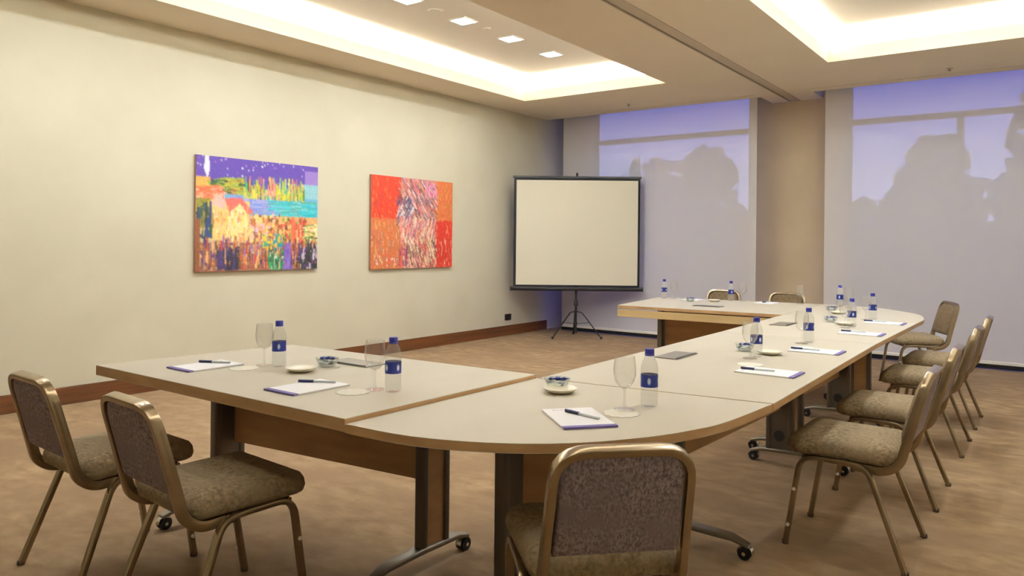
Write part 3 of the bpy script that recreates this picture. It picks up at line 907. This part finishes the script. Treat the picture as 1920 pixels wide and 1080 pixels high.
# ------------------------------------------------------------------ table-top things
Z = ZT_ + .0004
def ZL(p): return Z + (DZL if p[0] < -1.74 and p[1] < 2.5 else 0)
PLACE = ['left place of the near arm', 'right place of the near arm', 'near rounded corner table', 'first place of the right row',
         'second place of the right row', 'third place of the right row', 'fourth place of the right row, at the far corner']
# bottles
def make_bottle(label):
    t = thing('water_bottle', label, 'bottle', (0, 0, Z), 0, 'water bottles on the tables')
    bm = bmesh.new()
    lathe(bm, [(.0, .003), (.022, 0), (.0275, .004), (.029, .012), (.029, .022), (.0275, .026), (.029, .031), (.029, .044), (.0275, .048), (.029, .053),
               (.029, .062), (.0282, .066), (.0282, .108), (.029, .112), (.029, .122), (.028, .135), (.0235, .152), (.017, .166), (.0128, .174), (.0125, .180)], 24, cap0=False)
    obj('bottle_body', bm, M['pet'], t, True, 60)
    bm = bmesh.new(); lathe(bm, [(.0292, .066), (.0292, .108)], 28, cap0=False, cap1=False); obj('paper_label', bm, M['label'], t, True)
    bm = bmesh.new(); lathe(bm, [(.0155, .176), (.016, .178), (.016, .192), (.0145, .194)], 20); cp = obj('bottle_cap', bm, M['cap'], t, True, 40)
    bm = bmesh.new(); lathe(bm, [(.0165, .171), (.0168, .174), (.0158, .1755)], 20); obj('tamper_ring', bm, M['cap'], cp, True, 40)
    return t
BL = ['blue-labelled water bottle at the left place of the near arm, before the cream wall',
      'water bottle with a blue label on the near arm, in front of the skirting',
      'water bottle with a blue label on the near rounded corner table, beside a tall glass',
      'water bottle with a blue label on the right row, behind the first notepad',
      'water bottle with a blue label on the right row, behind the second notepad',
      'water bottle with a blue label on the right row, behind the third notepad',
      'water bottle with a blue label near the far rounded edge, nearest the angled chair',
      'water bottle with a blue label on the far corner, just right of the beige pier',
      'water bottle with a blue label on the far arm, overlapping a chair back',
      'blue-labelled water bottle on the left end of the far arm, beside the projection screen']
BP = [(-2.679, 1.974), (-1.923, 1.902), (-1.125, 2.323), (-1.207, 3.677), (-1.161, 4.444), (-1.146, 5.462), (-1.149, 6.171), (-1.616, 7.22), (-2.618, 7.20), (-3.254, 7.04)]
bot = make_bottle(BL[0]); bot.location = (BP[0][0], BP[0][1], ZL(BP[0])); bot.rotation_euler = (0, 0, .9)
for k in range(1, 10):
    dup(bot, (BP[k][0], BP[k][1], ZL(BP[k])), .9 + k * .55, BL[k])
# stemmed glasses
def make_glass(label):
    t = thing('stemmed_glass', label, 'glass', (0, 0, Z), 0, 'stemmed water glasses')
    bm = bmesh.new()
    lathe(bm, [(.034, 0), (.034, .0025), (.012, .006), (.005, .012), (.0042, .03), (.0042, .058), (.006, .068), (.004, .072)], 20); obj('stem', bm, M['glass'], t, True, 60)
    bm = bmesh.new()
    out = [(.006, .070), (.02, .078), (.031, .094), (.037, .115), (.038, .135), (.0355, .158), (.033, .178)]
    inn = [(r - .0016, z + .001) for r, z in out[::-1]]
    lathe(bm, out + inn[:-1] + [(.003, .074)], 24, cap0=True); obj('bowl', bm, M['glass'], t, True, 60)
    return t
GL = ['clear stemmed glass left of the bottle at the left place of the near arm', 'clear stemmed glass on the near arm, in front of the skirting',
      'clear stemmed glass on the near rounded corner table, left of the bottle', 'clear stemmed glass on the right row, at the first notepad',
      'clear stemmed glass on the right row, at the second notepad', 'clear stemmed glass on the right row, at the third notepad',
      'clear stemmed glass near the far rounded edge, beside the rightmost far bottle', 'clear stemmed glass on the far corner, just right of the pier',
      'clear stemmed glass on the far arm, right of the bottle by the chair back', 'clear stemmed glass on the left end of the far arm, beside the projection screen',
      'clear stemmed glass on the far edge, in front of the beige pier']
GP = [(-2.745, 1.948), (-1.995, 1.882), (-1.162, 2.215), (-1.212, 3.600), (-1.170, 4.34), (-1.165, 5.36), (-1.175, 6.06), (-1.53, 7.17), (-2.50, 7.20), (-3.155, 7.05), (-1.98, 7.26)]
gl = make_glass(GL[0]); gl.location = (GP[0][0], GP[0][1], ZL(GP[0]))
for k in range(1, 11):
    dup(gl, (GP[k][0], GP[k][1], ZL(GP[k])), k * .3, GL[k])
# paper doilies: under the glass, beside the bottle
def make_doily(label):
    bm = bmesh.new()
    n = 48
    pts = [((.058 + .004 * math.cos(12 * 2 * PI * k / n)) * math.cos(2 * PI * k / n), (.058 + .004 * math.cos(12 * 2 * PI * k / n)) * math.sin(2 * PI * k / n)) for k in range(n)]
    prism(bm, pts, 0, .0012)
    return tag(obj('paper_doily', bm, M['doily']), label, 'doily', 'white paper doilies')
DP = [(-2.745, 1.85), (-2.02, 1.80), (-1.145, 2.16), (-1.15, 3.42), (-1.12, 4.17), (-1.11, 5.20)]
DPl = ['left place of the near arm', 'right place of the near arm', 'near rounded corner table', 'first notepad of the right row', 'second notepad of the right row', 'third notepad of the right row']
d0 = make_doily('round white paper doily by the glass at the ' + DPl[0]); d0.location = (DP[0][0], DP[0][1], ZL(DP[0]))
for k in range(1, 6):
    c = d0.copy(); COL.objects.link(c); c.location = (DP[k][0], DP[k][1], ZL(DP[k])); c['label'] = 'round white paper doily by the glass at the ' + DPl[k]
# notepads with a purple foot band
def make_pad(label):
    t = thing('notepad', label, 'notepad', (0, 0, Z), 0, 'notepads laid at the places')
    bm = bmesh.new(); box(bm, -.085, .085, -.125, .125, 0, .006, .001); obj('paper_block', bm, M['paper'], t)
    bm = bmesh.new(); box(bm, -.085, .085, -.1265, -.106, .0005, .0064); obj('printed_band', bm, M['purple'], t)
    bm = bmesh.new()
    x = -.055
    for wd in (.012, .007, .010, .006, .009, .011):
        box(bm, x, x + wd, .100, .104, .006, .0063); x += wd + .003
    obj('header_print', bm, M['grey_print'], t)
    return t
PD = [(-2.905, 1.775, 0.0), (-2.205, 1.75, 0.0), (-1.216, 2.010, math.radians(49)), (-1.01, 3.25, PI / 2), (-1.02, 4.06, PI / 2), (-1.005, 5.06, PI / 2), (-1.01, 5.87, PI / 2), (-2.93, 7.02, PI), (-2.25, 7.14, PI)]
PDL = ['white notepad with purple foot band at the leftmost place of the near arm', 'white notepad with purple foot band at the right place of the near arm',
       'white notepad turned towards the corner chair on the near rounded table', 'white notepad with purple foot band, nearest of the right row',
       'white notepad with purple foot band, second of the right row', 'white notepad with purple foot band, third of the right row',
       'white notepad with purple foot band, last of the right row by the far corner', 'white notepad on the far arm, left of the cable flap',
       'white notepad on the far arm, in front of the pier chair']
pd = make_pad(PDL[0]); pd.location = (PD[0][0], PD[0][1], ZL(PD[0])); pd.rotation_euler = (0, 0, PD[0][2])
for k in range(1, 9):
    dup(pd, (PD[k][0], PD[k][1], ZL(PD[k])), PD[k][2], PDL[k])
# pens lie on the pads
def make_pen(label):
    t = thing('ballpoint_pen', label, 'pen', (0, 0, Z + .0063), 0, 'pens on the notepads')
    bm = bmesh.new(); sweep(bm, [(-.07, 0, .005), (-.064, 0, .005), (-.012, 0, .005)], circ(.0052, 10), up=(0, 0, 1)); obj('grip', bm, M['pen_blue'], t, True, 40)
    bm = bmesh.new(); sweep(bm, [(-.012, 0, .0045), (.066, 0, .0042), (.072, 0, .0042)], circ(.0040, 10), up=(0, 0, 1)); obj('barrel', bm, M['pen_clear'], t, True, 40)
    return t
PN = [(-2.93, 1.83, .5), (-2.235, 1.815, .55), (-1.215, 2.03, -.2), (-1.06, 3.245, .1), (-1.075, 4.05, .05), (-1.06, 5.09, .05), (-1.085, 5.90, .05), (-2.26, 7.16, 1.4)]
PNI = [0, 1, 2, 3, 4, 5, 6, 8]
pn = make_pen('navy and clear pen on the leftmost notepad of the near arm')
pn.location = (PN[0][0], PN[0][1], ZL(PN[0]) + .0063); pn.rotation_euler = (0, 0, PN[0][2])
PNL = ['', 'on the right notepad of the near arm', 'on the turned notepad of the near rounded table', 'on the nearest notepad of the right row', 'on the second notepad of the right row',
       'on the third notepad of the right row', 'on the last notepad by the far corner', 'on the far arm notepad before the pier']
for k in range(1, 8):
    dup(pn, (PN[k][0], PN[k][1], ZL(PN[k]) + .0063), PN[k][2], 'navy and clear pen ' + PNL[k])
# saucers
def make_plate(label):
    bm = bmesh.new()
    lathe(bm, [(.0, .0075), (.03, .0075), (.045, .011), (.062, .0185), (.064, .018), (.058, .012), (.044, .004), (.034, 0), (.0, .0)], 32, cap0=False, cap1=False)
    bmesh.ops.remove_doubles(bm, verts=bm.verts[:], dist=1e-5)
    return tag(obj('saucer', bm, M['ceramic'], None, True, 60), label, 'saucer', 'cream saucers')
SP = [(-2.503, 1.953), (-1.483, 2.322), (-1.181, 3.80), (-1.21, 5.56), (-1.451, 6.437), (-2.702, 6.98)]
SPL = ['on the near arm, in front of the glass bowl', 'on the near rounded corner table, in front of the glass bowl', 'on the right row, behind the first notepad', 'on the right row, near the third bottle', 'on the far corner table', 'on the far arm, in front of a chair back']
p0 = make_plate('small cream saucer ' + SPL[0]); p0.location = (SP[0][0], SP[0][1], ZL(SP[0]))
for k in range(1, 6):
    c = p0.copy(); COL.objects.link(c); c.location = (SP[k][0], SP[k][1], ZL(SP[k])); c['label'] = 'small cream saucer ' + SPL[k]
# glass bowls with wrapped sweets
def make_bowl(label):
    bm = bmesh.new()
    o_ = [(.0, .0), (.026, 0), (.03, .003), (.042, .018), (.050, .038)]
    i_ = [(.0475, .038), (.039, .020), (.026, .007), (.0, .006)]
    lathe(bm, o_ + i_, 28, cap0=False, cap1=False)
    bmesh.ops.remove_doubles(bm, verts=bm.verts[:], dist=1e-5)
    return tag(obj('glass_bowl', bm, M['bowl_glass'], None, True, 60), label, 'bowl', 'glass sweet bowls')
BO = [(-2.518, 2.10), (-1.537, 2.385), (-1.32, 3.84), (-1.342, 5.72), (-1.557, 6.66), (-2.87, 6.80)]
BOL = ['on the near arm', 'on the near rounded corner table', 'on the first table of the right row', 'on the second table of the right row', 'on the far corner table', 'on the far arm']
b0 = make_bowl('pressed glass bowl of wrapped sweets ' + BOL[0]); b0.location = (BO[0][0], BO[0][1], ZL(BO[0]))
for k in range(1, 6):
    c = b0.copy(); COL.objects.link(c); c.location = (BO[k][0], BO[k][1], ZL(BO[k])); c['label'] = 'pressed glass bowl of wrapped sweets ' + BOL[k]
def make_sweet(m, nm):
    bm = bmesh.new()
    sweep(bm, [(-.019, 0, 0), (-.012, 0, 0), (-.010, 0, 0), (-.005, 0, 0), (.005, 0, 0), (.010, 0, 0), (.012, 0, 0), (.019, 0, 0)], circ(.0075, 10), up=(0, 0, 1))
    for v in bm.verts:
        a = abs(v.co.x)
        k = .9 if a > .015 else (.35 if a > .011 else (.8 if a > .008 else 1.0))
        v.co.y *= k; v.co.z *= k * (.4 if a > .015 else 1)
    o = obj(nm, bm, m, None, True, 60)
    return o
sw_b = make_sweet(M['sweet_blue'], 'wrapped_sweet'); sw_w = make_sweet(M['sweet_white'], 'wrapped_sweet')
first = {0: True, 1: True}
rnd = random.Random(4)
for k, (bx, by) in enumerate(BO):
    for q, (dx, dy, dz, cz, which) in enumerate(((-.024, 0, .018, .3, 0), (.0, .022, .018, 1.2, 1), (.024, .002, .018, 2.0, 0), (0, -.022, .018, .8, 1),
                                         (-.020, -.012, .034, 1.9, 0), (.020, .012, .034, .5, 0), (.003, .0, .036, 1.3, 0))):
        src = sw_b if which == 0 else sw_w
        if first[which]:
            c = src; first[which] = False
        else:
            c = src.copy(); COL.objects.link(c)
        c.location = (bx + dx, by + dy, ZL((bx, by)) + dz)
        c.rotation_euler = (rnd.uniform(-.2, .2), rnd.uniform(-.25, .25), cz)
        colr = 'blue' if which == 0 else 'white'
        tag(c, colr + ' wrapped sweet in the glass bowl ' + BOL[k], 'sweet', colr + ' sweets in the bowl ' + BOL[k])

# ------------------------------------------------------------------ camera
yaw, roll = math.radians(36.36573), math.radians(-.56703)
F = Vector((-math.sin(yaw), math.cos(yaw), 0)); R0 = Vector((math.cos(yaw), math.sin(yaw), 0)); D0 = Vector((0, 0, -1))
c, s = math.cos(roll), math.sin(roll)
Rx = c * R0 + s * D0; Dx = -s * R0 + c * D0
cam = bpy.data.cameras.new('camera')
cam.sensor_width = 36.0; cam.sensor_fit = 'HORIZONTAL'
cam.lens = 1399.885 / 1920 * 36
cam.shift_x = 0; cam.shift_y = -(540 - 455.044) / 1920
cam.clip_start = .05
co = bpy.data.objects.new('camera', cam); COL.objects.link(co)
mw = Matrix.Identity(4)
for i in range(3):
    mw[i][0] = Rx[i]; mw[i][1] = -Dx[i]; mw[i][2] = -F[i]
mw[0][3], mw[1][3], mw[2][3] = 0, 0, 1.3
co.matrix_world = mw
scene.camera = co

# ------------------------------------------------------------------ view
vs = scene.view_settings
vs.view_transform = 'Standard'; vs.look = 'None'; vs.gamma = 1.0; vs.use_curve_mapping = False
vs.exposure = 0.2
scene.cycles.use_denoising = True
scene.cycles.max_bounces = 12
scene.cycles.diffuse_bounces = 6
scene.cycles.transparent_max_bounces = 24
scene.cycles.sample_clamp_indirect = 8.0
scene.cycles.caustics_reflective = False
scene.cycles.caustics_refractive = False
